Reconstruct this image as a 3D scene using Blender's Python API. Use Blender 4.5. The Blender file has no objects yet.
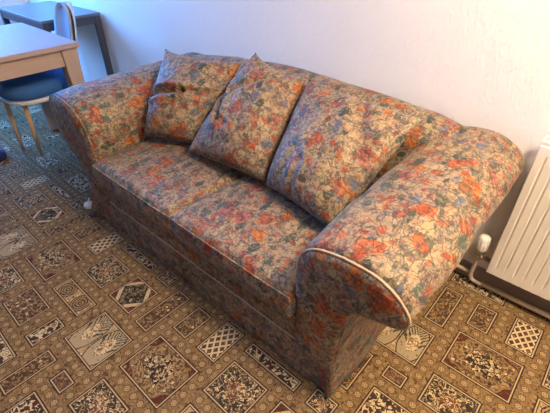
import bpy, bmesh, math, random
from mathutils import Vector, Matrix, noise
random.seed(7)
sc = bpy.context.scene
col = sc.collection
PI = math.pi

# ------------------------------------------------------------------ nodes
class NT:
    """small expression helper over a material's node tree"""
    def __init__(s, name, rough=0.8, spec=0.3):
        s.m = bpy.data.materials.new(name); s.m.use_nodes = True
        s.t = s.m.node_tree
        s.b = s.t.nodes['Principled BSDF']
        s.b.inputs['Roughness'].default_value = rough
        s.b.inputs['Specular IOR Level'].default_value = spec
    def n(s, kind, **kw):
        x = s.t.nodes.new(kind)
        for k, v in kw.items(): setattr(x, k, v)
        return x
    def link(s, a, b):
        if isinstance(a, V): a = a.s
        if hasattr(a, 'is_output'): s.t.links.new(a, b)
        else: b.default_value = a
    def obj(s): return s.n('ShaderNodeTexCoord').outputs['Object']
    def uv(s, name):
        x = s.n('ShaderNodeUVMap'); x.uv_map = name; return x.outputs[0]
    def sep(s, v):
        x = s.n('ShaderNodeSeparateXYZ'); s.link(v, x.inputs[0])
        return [V(s, o) for o in x.outputs]
    def comb(s, a, b, c=0.0):
        x = s.n('ShaderNodeCombineXYZ')
        for i, q in enumerate((a, b, c)): s.link(q, x.inputs[i])
        return x.outputs[0]
    def mapping(s, v, scale=(1,1,1), rot=(0,0,0), loc=(0,0,0)):
        x = s.n('ShaderNodeMapping'); s.link(v, x.inputs[0])
        x.inputs['Scale'].default_value = scale; x.inputs['Rotation'].default_value = rot
        x.inputs['Location'].default_value = loc
        return x.outputs[0]
    def noise(s, v, scale, detail=3, dist=0.0, color=False, rough=.5):
        x = s.n('ShaderNodeTexNoise'); s.link(v, x.inputs['Vector'])
        x.inputs['Scale'].default_value = scale; x.inputs['Detail'].default_value = detail
        x.inputs['Distortion'].default_value = dist; x.inputs['Roughness'].default_value = rough
        return x.outputs['Color'] if color else V(s, x.outputs['Fac'])
    def voro(s, v, scale, feature='F1', rnd=1.0):
        x = s.n('ShaderNodeTexVoronoi', feature=feature); s.link(v, x.inputs['Vector'])
        x.inputs['Scale'].default_value = scale; x.inputs['Randomness'].default_value = rnd
        return x
    def warp(s, v, scale, amt):
        """vector plus centred noise"""
        nz = s.noise(v, scale, 2, color=True)
        a = s.n('ShaderNodeVectorMath', operation='SUBTRACT'); s.link(nz, a.inputs[0]); a.inputs[1].default_value = (.5,.5,.5)
        b = s.n('ShaderNodeVectorMath', operation='SCALE'); s.link(a.outputs[0], b.inputs[0]); b.inputs['Scale'].default_value = amt
        c = s.n('ShaderNodeVectorMath', operation='ADD'); s.link(v, c.inputs[0]); s.link(b.outputs[0], c.inputs[1])
        return c.outputs[0]
    def mix(s, f, a, b):
        x = s.n('ShaderNodeMix', data_type='RGBA')
        s.link(f, x.inputs[0])
        for q, i in ((a, 6), (b, 7)):
            if isinstance(q, tuple) and len(q) == 3: q = q + (1,)
            s.link(q, x.inputs[i])
        return x.outputs[2]
    def ramp(s, f, stops, const=False):
        x = s.n('ShaderNodeValToRGB'); s.link(f, x.inputs[0])
        cr = x.color_ramp
        if const: cr.interpolation = 'CONSTANT'
        while len(cr.elements) < len(stops): cr.elements.new(.5)
        for e, (p, c) in zip(cr.elements, stops):
            e.position = p; e.color = c + (1,)
        return x.outputs[0]
    def color(s, c):
        if isinstance(c, tuple) and len(c) == 3: c = c + (1,)
        s.link(c, s.b.inputs['Base Color'])
    def bump(s, h, dist=.002, strength=.5):
        x = s.n('ShaderNodeBump'); s.link(h, x.inputs['Height'])
        x.inputs['Distance'].default_value = dist; x.inputs['Strength'].default_value = strength
        s.t.links.new(x.outputs[0], s.b.inputs['Normal'])

class V:
    def __init__(s, t, sock): s.t = t; s.s = sock
    def _op(s, op, o=None, swap=False):
        x = s.t.n('ShaderNodeMath', operation=op)
        a, b = (o, s) if swap else (s, o)
        s.t.link(a, x.inputs[0])
        if o is not None: s.t.link(b, x.inputs[1])
        return V(s.t, x.outputs[0])
    def __add__(s, o): return s._op('ADD', o)
    def __radd__(s, o): return s._op('ADD', o)
    def __sub__(s, o): return s._op('SUBTRACT', o)
    def __rsub__(s, o): return s._op('SUBTRACT', o, True)
    def __mul__(s, o): return s._op('MULTIPLY', o)
    def __rmul__(s, o): return s._op('MULTIPLY', o)
    def __truediv__(s, o): return s._op('DIVIDE', o)
    def __lt__(s, o): return s._op('LESS_THAN', o)
    def __gt__(s, o): return s._op('GREATER_THAN', o)
    def __mod__(s, o): return s._op('FLOORED_MODULO', o)
    def abs(s): return s._op('ABSOLUTE')
    def sin(s): return s._op('SINE')
    def sqrt(s): return s._op('SQRT')
    def min(s, o): return s._op('MINIMUM', o)
    def max(s, o): return s._op('MAXIMUM', o)
    def atan2(s, o): return s._op('ARCTAN2', o)
    def pingpong(s, o): return s._op('PINGPONG', o)

def plain(name, c, rough=.6, spec=.3, var=.08, scale=12, metal=0, stretch=(1,1,1), bump=0):
    t = NT(name, rough, spec)
    v = t.mapping(t.obj(), stretch)
    f = t.noise(v, scale, 4)
    t.color(t.mix(f, tuple(x*(1-var) for x in c), tuple(min(1, x*(1+var)) for x in c)))
    t.b.inputs['Metallic'].default_value = metal
    if bump: t.bump(t.noise(v, scale*8, 3), bump, .6)
    return t.m

def fabric(name):
    t = NT(name, .62, .35)
    o = t.obj()
    w = t.warp(o, 7, .09)
    w2 = t.warp(t.warp(o, 22, .03), 60, .012)
    # ground: cream / straw / mauve grey / olive patches
    base = t.ramp(t.noise(w, 11, 5, 1.0, rough=.7), [(.34,(.09,.08,.10)),(.42,(.20,.16,.16)),(.47,(.40,.30,.19)),(.52,(.52,.40,.26)),(.56,(.30,.20,.14)),(.61,(.10,.115,.10)),(.69,(.29,.26,.32))])
    tint = t.noise(o, 5, 2)
    base = t.mix((tint > .52)*.14, base, (.50,.20,.13))
    fine = t.noise(w2, 60, 4, rough=.65)
    base = t.mix((fine > .49)*.8, base, t.ramp(t.noise(o, 26, 3), [(.36,(.055,.07,.055)),(.46,(.44,.35,.21)),(.53,(.30,.12,.08)),(.60,(.40,.30,.18)),(.66,(.14,.13,.15))]))
    sc1 = V(t, t.voro(w2, 85).outputs['Distance'])
    base = t.mix((sc1 < .28)*.5, base, (.55,.45,.31))
    # leaves
    lv = t.voro(t.mapping(w2, (1,.5,1), (.3,.5,.8)), 22)
    lr = t.sep(lv.outputs['Color'])
    ld = V(t, lv.outputs['Distance'])
    leaf = (ld < .38)*(lr[0] > .36)
    lcol = t.ramp(lr[1], [(0,(.035,.065,.05)),(.3,(.065,.12,.095)),(.5,(.14,.15,.21)),(.7,(.08,.085,.05)),(.86,(.48,.38,.22))], True)
    c = t.mix(leaf*.9, base, lcol)
    # small scattered blossoms
    sv = t.voro(w2, 27)
    sr = t.sep(sv.outputs['Color']); sd = V(t, sv.outputs['Distance'])
    small = (sd < .38)*(sr[0] > .42)
    c = t.mix(small*.8, c, t.ramp(sr[1], [(0,(.42,.08,.04)),(.35,(.50,.15,.06)),(.6,(.28,.07,.06)),(.8,(.50,.34,.20))], True))
    # large blooms with petal rings
    w3 = t.warp(t.warp(o, 14, .07), 45, .016)
    fv = t.voro(w3, 11)
    fr = t.sep(fv.outputs['Color']); fd = V(t, fv.outputs['Distance'])
    bloom = ((fd + (t.noise(o, 38, 2)-.5)*.22) < .36)*(fr[0] > .42)
    ring = ((fd*30 + t.noise(o, 42, 2)*12).sin()*.5 + .5)
    bc = t.mix(ring, t.ramp(fr[1], [(0,(.36,.055,.025)),(.4,(.46,.11,.035)),(.62,(.27,.06,.05)),(.82,(.33,.16,.11))], True),
               t.ramp(fr[1], [(0,(.60,.17,.075)),(.4,(.66,.26,.09)),(.62,(.48,.18,.14)),(.82,(.60,.40,.26))], True))
    c = t.mix(bloom*.85, c, bc)
    c = t.mix((fine > .56)*bloom*.45, c, (.10,.06,.05))
    # drawn outlines
    ev = t.voro(t.warp(o, 34, .04), 30, 'DISTANCE_TO_EDGE')
    line = V(t, ev.outputs['Distance']) < .05
    c = t.mix(line*.6, c, (.05,.04,.042))
    ck = (t.noise(t.mapping(w, (.6,1,.8), (.9,.2,.1)), 30, 3, 1.0)*24).sin() > .72
    c = t.mix(ck*.35, c, (.52,.41,.27))
    dk = (t.noise(t.mapping(w, (1,.5,1), (.4,.3,.9)), 24, 3, 1.2)*22).sin() > .62
    c = t.mix(dk*.5, c, (.045,.045,.040))
    hs = t.n('ShaderNodeHueSaturation'); hs.inputs['Saturation'].default_value = 1.12; hs.inputs['Value'].default_value = .62
    t.link(c, hs.inputs['Color']); c = hs.outputs[0]
    t.color(c)
    t.b.inputs['Sheen Weight'].default_value = .06
    t.b.inputs['Sheen Roughness'].default_value = .4
    t.bump(t.noise(t.mapping(o, (1,.6,1)), 11, 4, .8), .012, .8)
    return t.m

# ---- carpet
TAN = (.27,.175,.08); CREAM = (.48,.375,.225); DARK = (.030,.020,.016); MAR = (.075,.022,.015); GOLD = (.19,.115,.048)
def speckle(t, v, cols, s1=95, s2=60):
    """curling vines with small round blossoms in a handful of wool colours"""
    w = t.warp(v, 60, .012)
    band = (t.noise(w, s1*.55, 2, .9)*26).sin()
    c = t.mix(band > .15, cols[0], cols[1])
    c = t.mix(band > .80, c, cols[2])
    a = t.voro(w, s2*.95)
    r = t.sep(a.outputs['Color']); d = V(t, a.outputs['Distance'])
    n = len(cols)
    bl = t.ramp(r[0], [(i/n, cc) for i, cc in enumerate(cols)], True)
    c = t.mix(d < .40, c, cols[0]); c = t.mix(d < .32, c, bl)
    c = t.mix(d < .10, c, cols[0])
    return c
def panel_mat(style):
    t = NT('carpet_'+style, .95, .1)
    uv = t.uv('Local'); hv = t.uv('Half')
    x, y, _ = t.sep(uv); hx, hy, _ = t.sep(hv)
    d = (hx - x.abs()).min(hy - y.abs())
    u = x/hx; v = y/hy
    vv = t.comb(x, y, 0.0)
    o = t.obj()
    r = (u*u + v*v).sqrt()
    wob = (v.atan2(u)*8).sin()*.07
    if style == 'medallion':
        fld = speckle(t, o, [(.085,.052,.028), TAN, TAN, CREAM, GOLD, DARK], 80, 58)
        cor = speckle(t, o, [MAR, MAR, GOLD, TAN, DARK, MAR], 60, 46)
        c = t.mix((r + wob) > .94, fld, cor)
        c = t.mix(((r + wob - .94).abs() < .03), c, GOLD)
        cen = speckle(t, o, [DARK, TAN, CREAM, CREAM, DARK, TAN], 90, 66)
        c = t.mix((r + wob) < .5, c, cen)
    elif style == 'rounds':
        cx = (u.abs() - .47)*hx/hy
        rr = (cx*cx + v*v).sqrt()
        rings = (rr*26 + t.noise(o, 60, 1)*7).sin() > .1
        c = t.mix(rings, TAN, DARK)
        c = t.mix(rr > .95, c, speckle(t, o, [TAN, CREAM, GOLD, MAR]))
    elif style == 'diamond':
        dm = u.abs() + v.abs()*.8
        c = speckle(t, o, [MAR, MAR, (.2,.08,.04), TAN])
        hexd = (u.abs()*1.05).max(v.abs()*.65 + u.abs()*.55)
        c = t.mix(dm < 1.12, c, speckle(t, o, [CREAM, TAN, CREAM, GOLD]))
        c = t.mix(dm < .86, c, DARK)
        c = t.mix(dm < .80, c, speckle(t, o, [DARK, (.08,.09,.06), TAN, DARK, CREAM], 80, 55))
    elif style == 'arch':
        cx = u.abs()*2 - 1
        ar = (cx*cx + (v*v)*.8).sqrt()
        diag = ((cx.abs()*.7 + (1-v)*.8).sin()*46 + t.noise(o, 70, 2)*7).sin() > 0.25
        c = t.mix(diag, (.30,.235,.14), (.06,.045,.03))
        c = t.mix(ar < .45, c, speckle(t, o, [CREAM, TAN, (.14,.05,.03), CREAM], 95, 70))
        c = t.mix((u.abs() < .06), c, (.06,.04,.03))
        c = t.mix((ar > .95), c, speckle(t, o, [TAN, CREAM, TAN, GOLD]))
        c = t.mix(((ar - .95).abs() < .03), c, DARK)
    elif style == 'zigzag':
        p = (x*17).pingpong(.5)*2; q = (y*13).pingpong(.5)*2
        z = (p - q).abs() < .15
        z2 = (p + q - 1).abs() < .15
        c = speckle(t, o, [(.05,.03,.02), GOLD, MAR, DARK, TAN])
        c = t.mix(z.max(z2), c, CREAM)
    elif style == 'leaf':
        c = speckle(t, o, [(.05,.03,.02), CREAM, CREAM, TAN, DARK, MAR], 62, 44)
    elif style == 'bloom':
        c = speckle(t, o, [(.06,.034,.022), GOLD, TAN, CREAM, MAR, TAN], 84, 60)
    elif style == 'dark':
        c = speckle(t, o, [(.035,.028,.022), GOLD, CREAM, TAN, DARK, (.07,.065,.045)], 96, 66)
        c = t.mix((r + wob) < .42, c, speckle(t, o, [(.11,.05,.03), TAN, CREAM, MAR], 110, 80))
    else:
        c = speckle(t, o, [(.08,.045,.028), TAN, MAR, DARK, GOLD], 100, 75)
    k = t.noise(o, 45, 2)*.0015
    c = t.mix(d < (k + .0112), c, DARK)
    c = t.mix(d < (k + .0082), c, (.37,.27,.155))
    c = t.mix(d < (k + .0038), c, DARK)
    t.color(c)
    t.bump(t.noise(o, 350, 2), .004, .6)
    return t.m
def ground_mat():
    t = NT('carpet_border', .95, .1)
    o = t.obj()
    a = t.voro(t.warp(o, 50, .012), 95); r = t.sep(a.outputs['Color'])
    c = t.ramp(r[0], [(0,(.21,.13,.055)),(.45,(.17,.105,.045)),(.66,(.25,.165,.08)),(.84,(.09,.045,.025))], True)
    c = t.mix(((t.noise(o, 55, 2, .8)*24).sin() > .72)*.7, c, (.075,.042,.024))
    t.color(c); t.bump(t.noise(o, 350, 2), .004, .6)
    return t.m
def rosette_mat():
    t = NT('carpet_rosette', .95, .1)
    uv = t.uv('Local'); x, y, _ = t.sep(uv)
    o = t.obj()
    r = (x*x + y*y).sqrt() + (y.atan2(x)*6).sin()*.0011
    c = t.mix(((t.noise(o, 70, 2, .8)*20).sin() > .5)*.7, (.19,.12,.052), (.08,.045,.026))
    c = t.mix(r < .0128, c, (.075,.042,.024))
    c = t.mix(r < .0104, c, (.30,.205,.10))
    c = t.mix(r < .0048, c, (.075,.030,.020))
    c = t.mix(r < .0026, c, CREAM)
    t.color(c); t.bump(t.noise(o, 350, 2), .004, .6)
    return t.m

# ------------------------------------------------------------------ mesh helpers
def wloc(o):
    p = Vector((0,0,0))
    while o: p += o.location; o = o.parent
    return p
def obj(name, bm, mat, parent=None, smooth=True, bevel=0, sub=0):
    """verts are given in world metres; the object is linked under its parent"""
    me = bpy.data.meshes.new(name)
    if parent is not None: 
        L = wloc(parent)
    else:
        L = Vector((0,0,0))
    for v in bm.verts: v.co -= L
    bmesh.ops.recalc_face_normals(bm, faces=bm.faces)
    bm.to_mesh(me); bm.free()
    for m in (mat if isinstance(mat, list) else [mat]): me.materials.append(m)
    for p in me.polygons: p.use_smooth = smooth
    o = bpy.data.objects.new(name, me); col.objects.link(o); o.parent = parent
    if bevel:
        b = o.modifiers.new('b', 'BEVEL'); b.width = bevel; b.segments = 3; b.limit_method = 'ANGLE'; b.angle_limit = .6
    if sub:
        b = o.modifiers.new('s', 'SUBSURF'); b.levels = sub; b.render_levels = sub
    return o
def recentre(o, p):
    """move the origin of a one-mesh thing to p"""
    p = Vector(p)
    o.data.transform(Matrix.Translation(-p)); o.location = p
    return o
def thing(name, label, cat, loc, group=None):
    o = bpy.data.objects.new(name, None); col.objects.link(o); o.location = loc; o.empty_display_size = .1
    o['label'] = label; o['category'] = cat
    if group: o['group'] = group
    return o
def tag(o, label, cat, group=None):
    o['label'] = label; o['category'] = cat
    if group: o['group'] = group
    return o
def struct(name, bm, mat, parent=None, smooth=False, bevel=0):
    o = obj(name, bm, mat, parent, smooth, bevel)
    if parent is None: o['kind'] = 'structure'
    return o
def box(bm, a, b, rz=0):
    a = Vector(a); b = Vector(b); c = (a+b)/2
    vs = []
    for z in (a.z, b.z):
        for x, y in ((a.x,a.y),(b.x,a.y),(b.x,b.y),(a.x,b.y)):
            p = Vector((x,y,z))
            if rz:
                d = p - c; p = c + Vector((d.x*math.cos(rz)-d.y*math.sin(rz), d.x*math.sin(rz)+d.y*math.cos(rz), d.z))
            vs.append(bm.verts.new(p))
    for f in ((0,1,2,3),(4,5,6,7),(0,1,5,4),(1,2,6,5),(2,3,7,6),(3,0,4,7)): bm.faces.new([vs[i] for i in f])
    return bm
def frustum(bm, p0, p1, s0, s1):
    vs = []
    for p, s in ((p0,s0),(p1,s1)):
        for x, y in ((-1,-1),(1,-1),(1,1),(-1,1)): vs.append(bm.verts.new((p[0]+x*s[0]/2, p[1]+y*s[1]/2, p[2])))
    for f in ((0,1,2,3),(4,5,6,7),(0,1,5,4),(1,2,6,5),(2,3,7,6),(3,0,4,7)): bm.faces.new([vs[i] for i in f])
    return bm
def catmull(pts, n, closed=False):
    P = [Vector(p) for p in pts]; out = []
    m = len(P); segs = m if closed else m-1
    for i in range(segs):
        if closed: a,b,c,d = P[i-1], P[i], P[(i+1)%m], P[(i+2)%m]
        else: a,b,c,d = P[max(i-1,0)], P[i], P[i+1], P[min(i+2,m-1)]
        for k in range(n):
            t = k/n
            out.append(.5*((2*b)+(c-a)*t+(2*a-5*b+4*c-d)*t*t+(3*b-a-3*c+d)*t**3))
    if not closed: out.append(P[-1])
    return out
def tube(bm, pts, rad, seg=10, closed=False, caps=True):
    P = [Vector(p) for p in pts]; n = len(P)
    rs = rad if isinstance(rad, (list,tuple)) else [rad]*n
    rings = []; up = None
    for i, p in enumerate(P):
        if closed: t = P[(i+1)%n]-P[i-1]
        else: t = P[min(i+1,n-1)]-P[max(i-1,0)]
        t.normalize()
        if up is None:
            up = Vector((0,0,1)) if abs(t.z) < .9 else Vector((1,0,0))
        a = t.cross(up).normalized(); up = a.cross(t).normalized()
        rings.append([bm.verts.new(p + rs[i]*(math.cos(q)*a+math.sin(q)*up)) for q in (2*PI*k/seg for k in range(seg))])
    for i in range(n if closed else n-1):
        A, B = rings[i], rings[(i+1)%n]
        for k in range(seg): bm.faces.new((A[k], A[(k+1)%seg], B[(k+1)%seg], B[k]))
    if caps and not closed: bm.faces.new(rings[0]); bm.faces.new(rings[-1])
    return bm
def lathe(bm, prof, c, seg=24, axis='z'):
    rings = []
    for r, h in prof:
        ring = []
        for k in range(seg):
            a = 2*PI*k/seg; x, y = r*math.cos(a), r*math.sin(a)
            p = (x, y, h) if axis == 'z' else ((h, x, y) if axis == 'x' else (x, h, y))
            ring.append(bm.verts.new(Vector(c)+Vector(p)))
        rings.append(ring)
    for A, B in zip(rings, rings[1:]):
        for k in range(seg): bm.faces.new((A[k], A[(k+1)%seg], B[(k+1)%seg], B[k]))
    bm.faces.new(rings[0]); bm.faces.new(rings[-1])
    return bm
def grid_faces(bm, rows, closed=False):
    for A, B in zip(rows, rows[1:]):
        n = len(A)
        for k in range(n if closed else n-1): bm.faces.new((A[k], A[(k+1)%n], B[(k+1)%n], B[k]))
def nz(p, s, seed=0): return noise.noise(Vector(p)*s + Vector((seed*7.3, seed*3.1, seed*1.7)))

# ------------------------------------------------------------------ materials
def wall_mat():
    t = NT('wallpaper', .85, .2)
    o = t.obj()
    f = t.noise(o, 2.2, 3)
    t.color(t.mix(f, (.80,.765,.71), (.85,.815,.76)))
    h = t.noise(t.mapping(o, (1,1,.55)), 55, 5, .8)
    t.bump(h, .006, .55)
    return t.m
WALL = wall_mat()
DWALL = plain('bounce_damping_wall', (.22,.17,.13), .9, .1, .05)  # dark tone given to the unseen front wall to cut bounce light
CEIL = plain('ceiling_paint', (.85,.84,.82), .9, .1, .03)
TRIM = plain('brown_baseboard_paint', (.27,.20,.145), .5, .4, .06, 20)
RADW = plain('cream_radiator_enamel', (.82,.76,.66), .35, .5, .02, 10)
PIPE = plain('cream_painted_pipe', (.45,.36,.27), .4, .5, .1, 40)
VALW = plain('white_valve_plastic', (.84,.81,.74), .35, .5, .03)
CHROME = plain('tarnished_valve_metal', (.42,.36,.30), .35, .5, .15, 60, metal=.8)
FAB = fabric('floral_fabric')
PIPING = plain('faded_piping', (.40,.29,.20), .7, .3, .35, 60)
def wood(name, a, b, axis_scale, rough=.6):
    t = NT(name, rough, .2)
    o = t.mapping(t.obj(), axis_scale)
    f = t.noise(o, 6, 5, 1.2, rough=.6)
    t.color(t.mix(f, a, b)); t.bump(f, .002, .15)
    return t.m
OAKX = wood('pale_oak_top', (.30,.22,.21), (.41,.31,.29), (1,9,9))
OAKZ = wood('pale_oak_leg', (.34,.25,.20), (.46,.34,.28), (9,9,1))
OAKY = wood('pale_oak_rail', (.34,.25,.20), (.46,.34,.28), (9,1,9))
BLACK = plain('dark_desk_lacquer', (.045,.05,.065), .4, .5, .15, 8)
DESKT = plain('dark_desk_top', (.13,.14,.17), .35, .5, .12, 6)
CHB = plain('shaded_chair_fabric', (.045,.15,.42), .85, .3, .08, 60, bump=.002)  # seat upholstery with its blue shade under the table painted in
CHL = plain('lit_chair_fabric', (.32,.37,.44), .85, .3, .08, 60, bump=.002)  # backrest upholstery, paler: blue window light put into the colour
CHS = plain('pale_chair_shell', (.55,.58,.62), .6, .4, .05)
BEECH = wood('beech_chair_leg', (.52,.32,.17), (.66,.44,.26), (9,9,1))
NAVY = plain('navy_cloth', (.02,.03,.10), .9, .2, .2, 30, bump=.003)
WHP = plain('white_plastic', (.80,.78,.74), .4, .5, .03)
GLASSW = plain('white_window_frame', (.8,.8,.8), .4, .5, .02)

# ------------------------------------------------------------------ the room
X0, X1, Y0, Y1, Z1 = -4.45, 2.3, -3.6, 1.51, 2.4
H = 1.3
# floor: fitted patterned carpet, one mesh
U = .013
CELLX, CELLY = 66*U, 60.6*U
PAN = [  # x0, x1, y0, y1, style
 (-74.5,-56.2,16.8,31.0,'medallion'), (-51.5,-33.2,17.0,24.0,'rounds'), (-51.8,-38.5,27.8,39.8,'dark'),
 (-34.6,-22.2,28.2,40.0,'diamond'), (-29.0,-12.7,10.7,24.4,'arch'), (-18.7,-12.3,28.1,45.5,'bloom'),
 (-74.1,-67.5,34.5,45.4,'bloom'), (-63.2,-55.2,34.9,47.6,'zigzag'), (-51.9,-33.1,43.3,47.4,'leaf'),
 (-29.6,-22.4,43.1,48.9,'dark'), (-18.7,-1.4,49.1,59.3,'leaf'), (-63.3,-55.6,51.5,59.8,'bloom'),
 (-51.6,-32.9,50.8,60.1,'leaf'), (-28.6,-22.9,53.0,67.2,'bloom'), (-74.5,-61.3,63.0,73.3,'dark'),
 (-57.0,-43.0,64.0,74.1,'bloom'), (-38.5,-32.6,63.8,74.0,'leaf'), (-18.9,-12.6,62.7,67.4,'small')]
STY = ['medallion','rounds','dark','diamond','arch','bloom','zigzag','leaf','small']
bm = bmesh.new()
lu = bm.loops.layers.uv.new('Local'); hu = bm.loops.layers.uv.new('Half')
def fquad(x0, y0, x1, y1, z, mi):
    x0, x1 = max(x0, X0), min(x1, X1); y0, y1 = max(y0, Y0), min(y1, Y1)
    if x1-x0 < .004 or y1-y0 < .004: return None
    f = bm.faces.new([bm.verts.new(p) for p in ((x0,y0,z),(x1,y0,z),(x1,y1,z),(x0,y1,z))])
    f.material_index = mi
    return f
def setuv(f, c, h):
    if f is None: return
    for l in f.loops:
        l[lu].uv = (l.vert.co.x-c[0], l.vert.co.y-c[1]); l[hu].uv = h
g = fquad(X0, Y0, X1, Y1, 0, 0); setuv(g, (0,0), (1,1))
ros = []
for (a,b,c,d,_) in PAN:
    for k in range(max(1, round((b-a+3)/3.1))+1):
        n = max(1, round((b-a+3.6)/3.1)); x = a-1.8+(b-a+3.6)*k/n if k <= n else None
        if x is not None: ros += [(x, c-1.8), (x, d+1.8)]
    n = max(1, round((d-c+3.6)/3.1))
    for k in range(n+1):
        y = c-1.8+(d-c+3.6)*k/n; ros += [(a-1.8, y), (b+1.8, y)]
allp = [(a+66*i, b+66*i, c+60.6*j, d+60.6*j) for (a,b,c,d,_) in PAN for i in (-1,0,1) for j in (-1,0,1)]
keep = []
for x, y in ros:
    x = (x+74.5) % 66 - 74.5; y = (y-16.6) % 60.6 + 16.6
    if any(a-1.35 < x < b+1.35 and c-1.35 < y < d+1.35 for a,b,c,d in allp): continue
    if any((((x-p+33) % 66)-33)**2 + (((y-q+30.3) % 60.6)-30.3)**2 < 2.55**2 for p, q in keep): continue
    keep.append((x, y))
for x in [v*1.55 for v in range(-48, -4)]:
    for y in [v*1.55 for v in range(11, 50)]:
        if any(a-1.4 < x < b+1.4 and c-1.4 < y < d+1.4 for a,b,c,d in allp): continue
        if any((((x-p+33) % 66)-33)**2 + (((y-q+30.3) % 60.6)-30.3)**2 < 2.6**2 for p, q in keep): continue
        keep.append((x, y))
for i in range(-4, 6):
    for j in range(-6, 3):
        for (a,b,c,d,s) in PAN:
            a2, b2, c2, d2 = a*U+i*CELLX, b*U+i*CELLX, c*U+j*CELLY, d*U+j*CELLY
            setuv(fquad(a2, c2, b2, d2, .0006, 2+STY.index(s)), ((a2+b2)/2, (c2+d2)/2), ((b2-a2)/2, (d2-c2)/2))
        for x, y in keep:
            px, py = x*U+i*CELLX, y*U+j*CELLY
            setuv(fquad(px-.0175, py-.0175, px+.0175, py+.0175, .0003, 1), (px, py), (1,1))
struct('floor', bm, [ground_mat(), rosette_mat()] + [panel_mat(s) for s in STY])

struct('wall_back', box(bmesh.new(), (X0-.1, Y1, 0), (X1+.1, Y1+.1, Z1)), WALL)
struct('wall_front', box(bmesh.new(), (X0-.1, Y0-.1, 0), (X1+.1, Y0, Z1)), DWALL)
struct('wall_right', box(bmesh.new(), (X1, Y0, 0), (X1+.1, Y1, Z1)), WALL)
# left wall with the window opening
WY0, WY1, WZ0, WZ1 = -.1, 1.2, .9, 2.1
bm = bmesh.new()
box(bm, (X0-.1, Y0, 0), (X0, WY0, Z1)); box(bm, (X0-.1, WY1, 0), (X0, Y1, Z1))
box(bm, (X0-.1, WY0, 0), (X0, WY1, WZ0)); box(bm, (X0-.1, WY0, WZ1), (X0, WY1, Z1))
struct('wall_left', bm, WALL)
bm = bmesh.new()
for y in (WY0, (WY0+WY1)/2-.025, WY1-.05): box(bm, (X0-.08, y, WZ0), (X0-.02, y+.05, WZ1))
for z in (WZ0, WZ1-.05): box(bm, (X0-.08, WY0, z), (X0-.02, WY1, z+.05))
struct('window_1', bm, GLASSW)
struct('ceiling', box(bmesh.new(), (X0-.1, Y0-.1, Z1), (X1+.1, Y1+.1, Z1+.1)), CEIL)
struct('baseboard_back', box(bmesh.new(), (X0, Y1-.016, 0), (X1, Y1, .075)), TRIM, bevel=.004)
struct('baseboard_left', box(bmesh.new(), (X0, Y0, 0), (X0+.016, Y1-.016, .075)), TRIM, bevel=.004)

# ------------------------------------------------------------------ sofa
CX = -1.09; YF = .63
sofa = thing('sofa', 'two-seater sofa in faded orange and grey floral fabric with rolled arms and a skirt', 'sofa', (CX, 1.05, 0))
SEC_R = [(.60,.15),(.60,.30),(.597,.42),(.600,.50),(.612,.562),(.65,.604),(.71,.624),(.775,.631),(.835,.627),(.885,.606),(.920,.574),(.934,.545),
         (.926,.517),(.90,.502),(.85,.486),(.80,.462),(.768,.41),(.757,.30),(.75,.15)]
SEC_L = [(.60,.15),(.60,.30),(.60,.42),(.61,.52),(.64,.585),(.70,.630),(.78,.652),(.86,.652),(.912,.630),(.936,.59),
         (.936,.535),(.925,.47),(.905,.42),(.87,.385),(.83,.36),(.795,.335),(.775,.29),(.765,.22),(.76,.15)]
def arm(s):
    bm = bmesh.new()
    SECP = [(p.x, p.y) for p in catmull([(x,z,0) for x,z in (SEC_R if s > 0 else SEC_L)], 4)]
    back_lift, swell, mid = (.052, .018, .56) if s > 0 else (.012, .014, .52)
    st = [YF+.012+(1.42-YF-.012)*k/34 for k in range(35)] + [1.445, 1.465, 1.48, 1.487]
    shr = [0]*35 + [.006, .022, .05, .10]
    rows = []
    for y, sh in zip(st, shr):
        t = max(0, min(1, (y-YF)/.79)); row = []
        lift = back_lift*t + swell*(1-math.exp(-t*14))
        for x, z in SECP:
            k = max(0, min(1, (z-.36)/.18))
            px, pz = x + (.006*t*k if s > 0 else 0), z + lift*k
            # roll fattens a little behind the front panel
            dx, dz = px-.77, pz-(mid+lift)
            f = 1 + .03*math.sin(min(1, t*3)*PI/2)*k
            px, pz = .77+dx*f, pz if k == 0 else (mid+lift)+dz*f
            if sh:
                px += (.70-px)*sh*2.2; pz += (.45-pz)*sh*(1.6 if pz > .45 else 0)
            w = .008*k*nz((px, y, pz), 5, s+2) + .004*nz((px*.5, y*2, pz), 11, s+4) if y > YF+.03 else 0
            L = math.hypot(dx, dz) or 1
            px += w*dx/L; pz += w*dz/L*k
            row.append(bm.verts.new((CX+s*px, y, pz)))
        rows.append(row)
    grid_faces(bm, rows, True)
    bm.faces.new(rows[-1]); bm.faces.new(rows[0])
    a = obj('arm', bm, FAB, sofa)
    # front panel
    bm = bmesh.new()
    loops = []
    for yy, ins in ((YF+.02, .0), (YF+.004, .001), (YF-.004, .012), (YF-.008, .04)):
        ring = []
        for x, z in SECP:
            c = (.70, .50) if z > .40 else (.675, z)
            dx, dz = c[0]-x, c[1]-z; L = math.hypot(dx, dz) or 1; q = min(ins, L*.8)
            ring.append(bm.verts.new((CX+s*(x+dx/L*q), yy, z+dz/L*q)))
        loops.append(ring)
    grid_faces(bm, loops, True)
    bm.faces.new(loops[-1]); bm.faces.new(loops[0])
    obj('front_panel', bm, FAB, a)
    bm = bmesh.new()
    tube(bm, [(CX+s*x, YF+.004, z) for x, z in SECP[10:-14]], .0036, 8)
    obj('piping', bm, PIPING if s > 0 else FAB, a)
arm(1); arm(-1)
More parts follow.
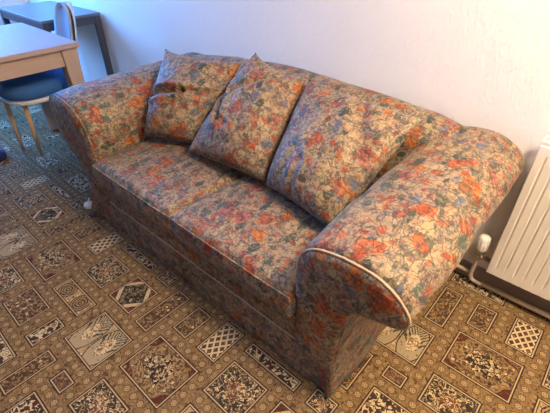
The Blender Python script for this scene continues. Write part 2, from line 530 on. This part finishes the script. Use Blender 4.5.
# base
bm = bmesh.new(); box(bm, (CX-.60, YF+.012, .10), (CX+.60, 1.40, .285)); obj('base', bm, FAB, sofa, bevel=.012)
bm = bmesh.new(); tube(bm, [(CX-.6+1.2*k/30, YF+.009, .168+.003*nz((k,0,0),.7)) for k in range(31)], .004, 8); obj('piping', bm, PIPING, sofa)
bm = bmesh.new(); tube(bm, [(CX-.6+1.2*k/30, YF+.009, .276+.003*nz((k,3,0),.7)) for k in range(31)], .004, 8); obj('piping', bm, PIPING, sofa)
# skirt: ribbon round three sides
def skirt():
    bm = bmesh.new()
    xl, xr = CX-.75, CX+.75
    path = []
    n = 70
    for k in range(21): path.append((xl, 1.44-(1.44-YF)*k/20, (-1,0)))
    for k in range(1, n): path.append((xl+(xr-xl)*k/n, YF+.010, (0,-1)))
    for k in range(21): path.append((xr, YF+(1.44-YF)*k/20, (1,0)))
    rows = []
    for j in range(9):
        z = .168*(1-j/8)+.004; fl = (j/8)
        row = []
        for i, (x, y, nn) in enumerate(path):
            nx, ny = nn
            if i == 20: nx, ny = -.8, -.8
            if i == 20+n: nx, ny = .8, -.8
            d = .002 + .005*fl + .005*fl*math.sin(i*.55+nz((i,0,0),.3)*3)
            if nx > 0: d += .008*fl
            if nx < 0 and ny >= -.81: d += .05*fl*(1 if i <= 20 else 0)
            if ny < 0 and nx == 0:
                dl = (x-xl)/(xr-xl)
                if dl < .08: pass
                if abs(x-CX) < .016: d -= .022
                elif abs(x-CX) < .04: d += .010*fl
            row.append(bm.verts.new((x+nx*d, y+ny*d, z)))
        rows.append(row)
    grid_faces(bm, rows)
    o = obj('skirt', bm, FAB, sofa)
    m = o.modifiers.new('t', 'SOLIDIFY'); m.thickness = .005; m.offset = -1
skirt()
# backrest
def backrest():
    bm = bmesh.new()
    tops = [(-.80,.690),(-.70,.704),(-.45,.738),(-.2,.756),(0,.760),(.2,.752),(.45,.737),(.62,.724),(.72,.70)]
    def topz(x):
        for (a,za),(b,zb) in zip(tops, tops[1:]):
            if x <= b: 
                t = (x-a)/(b-a); return za+(zb-za)*t
        return tops[-1][1]
    rows = []
    for k in range(61):
        x = -.74+1.46*k/60; T = topz(x)
        prof = [(1.22,.28),(1.225,.45),(1.25,.58),(1.275,.66),(1.30,T-.045),(1.335,T-.012),(1.38,T),(1.43,T-.006),(1.465,T-.03),(1.48,T-.08),(1.482,.5),(1.482,.12)]
        pp = catmull([(0,a,b) for a,b in prof], 3)
        rows.append([bm.verts.new((CX+x, p.y+.006*nz((x,p.y,p.z),6,3), p.z+.005*nz((x,p.y,p.z),7,5))) for p in pp])
    grid_faces(bm, rows, True)
    bm.faces.new(rows[0]); bm.faces.new(rows[-1])
    obj('backrest', bm, FAB, sofa)
backrest()
def seat_cushion(x0, x1, seed):
    bm = bmesh.new()
    y0, y1, z0, z1 = YF-.022, 1.20, .285, .412
    n, m = 34, 30; e = .022
    def sh(u, v, top):
        # u,v in -1..1, rounded plan
        ax = (x0+x1)/2 + (x1-x0)/2*u; ay = (y0+y1)/2 + (y1-y0)/2*v
        return ax, ay
    rows = []
    us = [-1+2*i/n for i in range(n+1)]; vs_ = [-1+2*j/m for j in range(m+1)]
    def sq(u, v):  # pull plan corners in
        return u*(1-.012*v**8), v*(1-.012*u**8)
    top = []; bot = []
    for v in vs_:
        rt = []; rb = []
        for u in us:
            a, b = sq(u, v); ax, ay = sh(a, b, 1)
            du = (1-abs(u))*(x1-x0)/2; dv = (1-abs(v))*(y1-y0)/2; dd = min(du, dv)
            r = .020; q = 0 if dd > r else r-math.sqrt(max(0, r*r-(r-dd)**2))
            crown = .020*(1-u*u)*(1-v*v)**.7
            w = .006*nz((ax, ay, seed), 7, seed)*(1-max(abs(u),abs(v))**6)
            rt.append(bm.verts.new((ax, ay, z1-q+crown+w)))
            rb.append(bm.verts.new((ax, ay, z0+q*.6)))
        top.append(rt); bot.append(rb)
    grid_faces(bm, top); grid_faces(bm, bot)
    def rim(R): return R[0][:-1]+[r[-1] for r in R[:-1]]+R[-1][:0:-1]+[r[0] for r in R[:0:-1]]
    rt, rb = rim(top), rim(bot); mids = []
    for k in (1,2,3):
        t = k/4; ring = []
        for a, b in zip(rt, rb):
            p = a.co*(1-t)+b.co*t; c = Vector(((x0+x1)/2, (y0+y1)/2, p.z)); d = (p-c).normalized()
            p += d*.010*math.sin(t*PI) + d*.003*nz(p, 14, seed); ring.append(bm.verts.new(p))
        mids.append(ring)
    R = [rt]+mids+[rb]
    grid_faces(bm, R, True)
    pts = [v.co.copy() for v in rt]
    o = obj('seat_cushion', bm, FAB, sofa)
    bm = bmesh.new()
    tube(bm, [p+Vector((0, -.002, -.002)) for p in pts], .0036, 6, closed=True)
    obj('piping', bm, FAB, o)
seat_cushion(CX-.597, CX+.002, 1)
seat_cushion(CX+.006, CX+.597, 2)

# ------------------------------------------------------------------ loose cushions
def pillow(label, BL, BR, TR, TL, thick, seed, folds=(), sag=.0, name='cushion', px=.05, top=.06):
    BL, BR, TR, TL = map(Vector, (BL, BR, TR, TL))
    N = 44
    nrm = ((BR-BL).cross(TL-BL)).normalized()
    if nrm.y > 0: nrm = -nrm
    bm = bmesh.new()
    sides = []
    for sgn in (1, -1):
        rows = []
        for j in range(N+1):
            v = -1+2*j/N; row = []
            for i in range(N+1):
                u = -1+2*i/N
                uu = u*(1-px*(1-v*v)); vv = v*(1-(top if v > 0 else .04)*(1-u*u)**.7)
                a, b = (uu+1)/2, (vv+1)/2
                p = (BL*(1-a)+BR*a)*(1-b)+(TL*(1-a)+TR*a)*b
                prof = (max(0, 1-u*u)*max(0, 1-v*v))
                h = thick*prof**.5*(1 - sag*v)
                if sgn > 0:
                    h += .018*nz(p, 6, seed)*prof**.3 + .007*nz(p, 17, seed+3)*prof**.3
                    for (fu, fv, gu, gv, wd, dep) in folds:
                        # distance to a crease segment in uv
                        ex, ey = gu-fu, gv-fv; L2 = ex*ex+ey*ey
                        t = max(0, min(1, ((u-fu)*ex+(v-fv)*ey)/L2))
                        dd = math.hypot(u-fu-ex*t, v-fv-ey*t)
                        h -= dep*math.exp(-(dd/wd)**2)*(prof**.2) - dep*.45*math.exp(-((dd-2.2*wd)/wd)**2)*(prof**.3)
                    q = p + nrm*h
                else: q = p - nrm*h*.55
                edge = (i in (0, N) or j in (0, N))
                if sgn < 0 and edge: row.append(sides[0][j][i])
                else: row.append(bm.verts.new(q))
            rows.append(row)
        sides.append(rows); grid_faces(bm, rows)
    o = obj(name, bm, FAB)
    recentre(o, (BL+BR)/2 + Vector((0,0,-.02)))
    return tag(o, label, 'cushion', 'loose floral cushions on the sofa')
pillow('wide floral cushion leaning beside the right arm of the sofa', (-.892,.935,.46), (-.54,.875,.46), (-.46,1.25,.758), (-.965,1.285,.775), .105, 5,
       folds=((-.5,-1,-.25,-.3,.10,.010), (-.1,-1,-.1,-.4,.07,.010), (.2,.9,.7,.1,.1,.014)), sag=.25, px=.01, top=.03)
pillow('middle floral cushion on the sofa, its top left corner sticking up above the backrest', (-1.345,.90,.46), (-.912,.945,.46), (-.985,1.285,.770), (-1.285,1.30,.825), .10, 6,
       folds=((-1,.30,-.45,-.35,.06,.028), (-.45,-.35,-.1,-.40,.05,.015), (-.6,.2,.4,.9,.06,.012)), sag=.25, px=.02, top=.10)
pillow('floral cushion slumped into the corner of the left arm, folded across its middle', (-1.63,.865,.46), (-1.36,.975,.46), (-1.36,1.285,.770), (-1.725,1.125,.80), .10, 8,
       folds=((-1.0,-.12,.1,.02,.07,.035), (.1,.02,.8,.1,.07,.02)), sag=.3, px=.02, top=.11)

# ------------------------------------------------------------------ radiator
RX0, RX1, RZ0, RZ1, RY = -.128, 1.2, .13, .71, 1.42
rad = thing('radiator', 'cream ribbed panel radiator fixed to the wall beside the sofa', 'radiator', (.5, 1.46, RZ0))
def rad_panel():
    bm = bmesh.new()
    prof = []   # front face profile in x: ribs between grooves
    p = .0333; n = int((RX1-RX0-.03)/p)
    xs = [(RX0, .006), (RX0+.003, .001), (RX0+.018, 0), (RX0+.0185, 0)]
    x = RX0+.024
    for k in range(n):
        xs += [(x, 0), (x+.003, .0045), (x+.005, .006), (x+.007, .0045), (x+.010, 0)]
        x += p
    xs += [(RX1-.003, .001), (RX1, .006)]
    zs = [(RZ0, 1), (RZ0+.006, 0), (RZ0+.035, 0), (RZ0+.055, 1), (RZ1-.055, 1), (RZ1-.035, 0), (RZ1-.006, 0), (RZ1, 1)]
    rows = []
    for zi, (z, g) in enumerate(zs):
        e = .006 if zi in (0, 7) else 0
        rows.append([bm.verts.new((x, RY + (d*g if 2 < i < len(xs)-2 else d) + e, z)) for i, (x, d) in enumerate(xs)])
    grid_faces(bm, rows)
    back = [[bm.verts.new((x, RY+.014, z)) for x, d in (xs[0], xs[-1])] for z in (RZ0, RZ1)]
    bm.faces.new((back[0][0], back[0][1], back[1][1], back[1][0]))
    bm.faces.new(rows[0]+[back[0][1], back[0][0]]); bm.faces.new(rows[-1]+[back[1][1], back[1][0]])
    bm.faces.new([r[0] for r in rows]+[back[1][0], back[0][0]]); bm.faces.new([r[-1] for r in rows]+[back[1][1], back[0][1]])
    obj('front_panel', bm, RADW, rad, smooth=False)
rad_panel()
bm = bmesh.new(); box(bm, (RX0+.01, RY+.016, RZ0+.02), (RX1-.01, RY+.045, RZ1-.02)); obj('convector', bm, RADW, rad, smooth=False)
for x in (RX0, RX1-.004):
    bm = bmesh.new(); box(bm, (x, RY+.012, RZ0+.015), (x+.004, RY+.058, RZ1)); obj('side_grille', bm, RADW, rad, smooth=False)
bm = bmesh.new()
box(bm, (RX0, RY+.004, RZ1), (RX1, RY+.010, RZ1+.012)); box(bm, (RX0, RY+.052, RZ1), (RX1, RY+.058, RZ1+.012))
x = RX0
while x < RX1: box(bm, (x, RY+.010, RZ1+.004), (x+.006, RY+.052, RZ1+.011)); x += .02
obj('top_grille', bm, RADW, rad, smooth=False)
for x in (RX0+.12, RX1-.15):
    bm = bmesh.new(); box(bm, (x, RY+.045, RZ0+.05), (x+.03, Y1-.001, RZ1-.08)); obj('wall_bracket', bm, RADW, rad, smooth=False)

vx, vy = -.178, 1.455
val = thing('radiator_valve', 'white thermostatic valve with a round head at the lower corner of the radiator', 'valve', (vx, vy, 0))
bm = bmesh.new(); lathe(bm, [(.001,.202),(.019,.202),(.022,.207),(.023,.215),(.0225,.256),(.021,.266),(.016,.272),(.001,.274)], (vx,vy,0), 24)
hd = obj('head', bm, VALW, val)
bm = bmesh.new()
for k in range(12):
    a = 2*PI*k/12; tube(bm, [(vx+.0225*math.cos(a), vy+.0225*math.sin(a), z) for z in (.214,.255)], .0018, 6)
obj('grip_rib', bm, VALW, hd)
bm = bmesh.new(); lathe(bm, [(.001,.150),(.012,.150),(.014,.158),(.017,.160),(.017,.178),(.013,.180),(.013,.186),(.021,.188),(.021,.202),(.001,.202)], (vx,vy,0), 6)
obj('body', bm, CHROME, val, smooth=False)
bm = bmesh.new(); lathe(bm, [(.001,.0),(.010,.0),(.013,.002),(.013,.018),(.009,.019),(.009,.05),(.001,.05)], (vx,vy,.168), 12, axis='x'); obj('union_nut', bm, CHROME, val)
bm = bmesh.new(); tube(bm, catmull([(vx,vy,.152),(vx,vy,.10),(vx-.001,vy,.062),(vx+.012,vy,.036),(vx+.05,vy,.03)], 5), .0085, 12); obj('tail_pipe', bm, PIPE, val)

bm = bmesh.new(); tube(bm, [(vx+.05+k*.4, 1.462, .03) for k in range(6)], .011, 12)
o = obj('heating_pipe', bm, PIPE); recentre(o, (1, 1.462, .03)); tag(o, 'cream painted heating pipe running along the baseboard below the radiator', 'pipe')
bm = bmesh.new(); tube(bm, [(-.42+k*.08, 1.475, .052) for k in range(4)], .009, 12)
o = obj('heating_pipe', bm, PIPE); recentre(o, (-.3, 1.475, .052)); tag(o, 'short cream heating pipe coming out from behind the sofa beside the valve', 'pipe')

# ------------------------------------------------------------------ dining table
TX1, TY1, TZ = -2.40, 1.005, .75
TX0, TY0 = -3.22, -.35
tb = thing('dining_table', 'pale oak dining table with square legs left of the sofa', 'table', ((TX0+TX1)/2, (TY0+TY1)/2, 0))
bm = bmesh.new(); box(bm, (TX0,TY0,TZ-.028), (TX1,TY1,TZ)); obj('tabletop', bm, OAKX, tb, smooth=False, bevel=.004)
bm = bmesh.new(); i = .03
box(bm, (TX1-i-.022,TY0+.1,TZ-.12), (TX1-i,TY1-.1,TZ-.028)); obj('apron', bm, OAKY, tb, smooth=False)
bm = bmesh.new(); box(bm, (TX0+i,TY0+.1,TZ-.12), (TX0+i+.022,TY1-.1,TZ-.028)); obj('apron', bm, OAKY, tb, smooth=False)
for y in (TY0+.03, TY1-.052):
    bm = bmesh.new(); box(bm, (TX0+.1,y,TZ-.12), (TX1-.1,y+.022,TZ-.028)); obj('apron', bm, OAKX, tb, smooth=False)
for x in (TX0+.058, TX1-.058):
    for y in (TY0+.058, TY1-.058):
        bm = bmesh.new(); frustum(bm, (x,y,0), (x,y,TZ-.028), (.05,.05), (.088,.088)); obj('leg', bm, OAKZ, tb, smooth=False, bevel=.005)

# ------------------------------------------------------------------ desk
DX0, DX1, DY0, DY1, DZ = -3.88, -3.06, 1.075, 1.495, .765
dk = thing('desk', 'narrow dark desk with thin square legs standing against the far wall', 'desk', ((DX0+DX1)/2, (DY0+DY1)/2, 0))
bm = bmesh.new(); box(bm, (DX0,DY0,DZ-.018), (DX1,DY1,DZ)); obj('desktop', bm, DESKT, dk, smooth=False, bevel=.002)
def bx(name, a, b, m, p): 
    bm = bmesh.new(); box(bm, a, b); return obj(name, bm, m, p, smooth=False, bevel=.002)
bx('rail', (DX0+.01,DY0+.008,DZ-.07), (DX1-.01,DY0+.028,DZ-.018), BLACK, dk)
bx('rail', (DX1-.028,DY0+.03,DZ-.07), (DX1-.008,DY1-.03,DZ-.018), BLACK, dk)
bx('rail', (DX0+.008,DY0+.03,DZ-.07), (DX0+.028,DY1-.03,DZ-.018), BLACK, dk)
for x in (DX0+.004, DX1-.044):
    for y in (DY0+.004, DY1-.044): bx('leg', (x,y,0), (x+.04,y+.04,DZ-.018), BLACK, dk)

# ------------------------------------------------------------------ chair
ch = thing('dining_chair', 'blue upholstered dining chair with beech legs tucked under the oak table', 'chair', (-2.86, .87, 0))
def rounded(bm, cx, cy, z0, z1, w, d, r, n=8, taper=1.0, dome=0):
    rings = []
    def ring(z, sc):
        out = []
        for q, (sx, sy) in enumerate(((1,1),(-1,1),(-1,-1),(1,-1))):
            for k in range(n+1):
                a = q*PI/2 + k/n*PI/2
                out.append(bm.verts.new((cx+(sx*(w/2-r)+r*math.cos(a))*sc, cy+(sy*(d/2-r)+r*math.sin(a))*sc, z)))
        return out
    h = z1-z0
    for f, sc in ((0,.90*taper),(.12,.96*taper),(.35,1),(.65,1),(.88,.96),(1,.88),(1+dome*.5,.6),(1+dome,.2)):
        rings.append(ring(z0+h*f, sc))
    grid_faces(bm, rings, True); bm.faces.new(rings[0]); bm.faces.new(rings[-1])
bm = bmesh.new(); rounded(bm, -2.84, .85, .425, .52, .44, .48, .16, dome=.12); obj('seat', bm, CHB, ch)
bm = bmesh.new(); rounded(bm, -2.84, .86, .385, .428, .42, .46, .15, taper=.9); obj('seat_shell', bm, CHS, ch)
# back: rounded panel leaning away from the table
def chair_back():
    for nm, off, th, m in (('backrest', 0, .028, CHL), ('back_shell', .030, .016, CHS)):
        bm = bmesh.new(); rows = []
        N = 20
        for j in range(N+1):
            v = j/N; z = .44+(.895-.44)*v
            yy = 1.05+.11*v**.8+off
            hw = .115*(1-.06*v)
            if v > .72: hw *= math.sqrt(max(.0004, 1-((v-.72)/.285)**2))
            f_, b_ = [], []
            for i in range(11):
                u = -1+2*i/10
                cv = -.035*(u*u)
                tt = th*math.sqrt(max(.05, 1-u**4))
                f_.append(bm.verts.new((-2.80+hw*u, yy+cv-tt/2, z))); b_.append(bm.verts.new((-2.80+hw*u, yy+cv+tt/2, z)))
            rows.append(f_+b_[::-1])
        grid_faces(bm, rows, True); bm.faces.new(rows[0]); bm.faces.new(rows[-1])
        obj(nm, bm, m, ch)
chair_back()
for sx, sy, fx, fy in ((1,-1,-2.79,.705),(-1,-1,-3.0,.66),(1,1,-2.75,1.02),(-1,1,-2.98,1.02)):
    bm = bmesh.new(); tube(bm, [(fx,fy,0),(fx+.03,fy-sy*.01,.40)], [.010,.017], 12); obj('leg', bm, BEECH, ch)

# ------------------------------------------------------------------ small things
bm = bmesh.new()
bmesh.ops.create_uvsphere(bm, u_segments=20, v_segments=12, radius=1)
for v in bm.verts:
    v.co = Vector((v.co.x*.06, v.co.y*.045, max(-.9, v.co.z)*.035+.0325)) + Vector((-2.955,.50,0))
    v.co += Vector((0,0,.008*nz(v.co, 20)*(v.co.z > .01)))
o = obj('cloth_bundle', bm, NAVY); recentre(o, (-2.955,.50,0)); tag(o, 'small dark blue cloth bundle on the carpet under the table', 'cloth')

bp = (-1.972,.628,0)
cs = thing('plastic_knob', 'small round white plastic knob with a stalk at the foot of the sofa', 'knob', bp)
bm = bmesh.new(); lathe(bm, [(.001,.0),(.016,.0),(.024,.007),(.027,.018),(.024,.029),(.016,.036),(.006,.040),(.001,.041)], bp, 20); obj('body', bm, WHP, cs)
bm = bmesh.new(); tube(bm, catmull([(bp[0]+.004,bp[1],.038),(bp[0]+.006,bp[1]+.006,.052),(bp[0]+.010,bp[1]+.012,.066)], 4), [.006,.0055,.005,.005,.0045,.0045,.004,.004,.0035], 8); obj('stalk', bm, WHP, cs)

# ------------------------------------------------------------------ lights
def light(name, kind, loc, energy, color, **kw):
    l = bpy.data.lights.new(name, kind); l.energy = energy; l.color = color
    for k, v in kw.items(): setattr(l, k, v)
    o = bpy.data.objects.new(name, l); col.objects.link(o); o.location = loc; return o
light('ceiling_lamp', 'POINT', (.5, .80, 2.15), 102, (1, .77, .52), shadow_soft_size=.14)
w = light('window_daylight', 'AREA', (X0-.02, (WY0+WY1)/2, (WZ0+WZ1)/2), 120, (.085,.34,1.0), shape='RECTANGLE', size=WZ1-WZ0, size_y=WY1-WY0)
w.rotation_euler = (0, -PI/2, 0)
wd = bpy.data.worlds.new('sky'); sc.world = wd; wd.use_nodes = True
bg = wd.node_tree.nodes['Background']
sk = wd.node_tree.nodes.new('ShaderNodeTexSky'); sk.sky_type = 'NISHITA'; sk.sun_disc = False; sk.sun_elevation = .6
wd.node_tree.links.new(sk.outputs[0], bg.inputs[0]); bg.inputs[1].default_value = .3

# ------------------------------------------------------------------ camera
f, pitch, roll, yaw = 393.3228, .629045, -.0074991, .7350804
cp, sp = math.cos(pitch), math.sin(pitch)
fw = Vector((-math.sin(yaw)*cp, math.cos(yaw)*cp, -sp)); r = Vector((math.cos(yaw), math.sin(yaw), 0)); u = r.cross(fw)
r2 = r*math.cos(roll)+u*math.sin(roll); u2 = -r*math.sin(roll)+u*math.cos(roll)
cam = bpy.data.cameras.new('camera'); co = bpy.data.objects.new('camera', cam); col.objects.link(co)
cam.sensor_width = 36; cam.lens = f/550*36; cam.clip_start = .05
M = Matrix((r2, u2, -fw)).transposed().to_4x4(); M.translation = Vector((0,0,H)); co.matrix_world = M
sc.camera = co
vs = sc.view_settings
vs.view_transform = 'Standard'; vs.look = 'None'; vs.gamma = 1; vs.use_curve_mapping = False; vs.exposure = .68
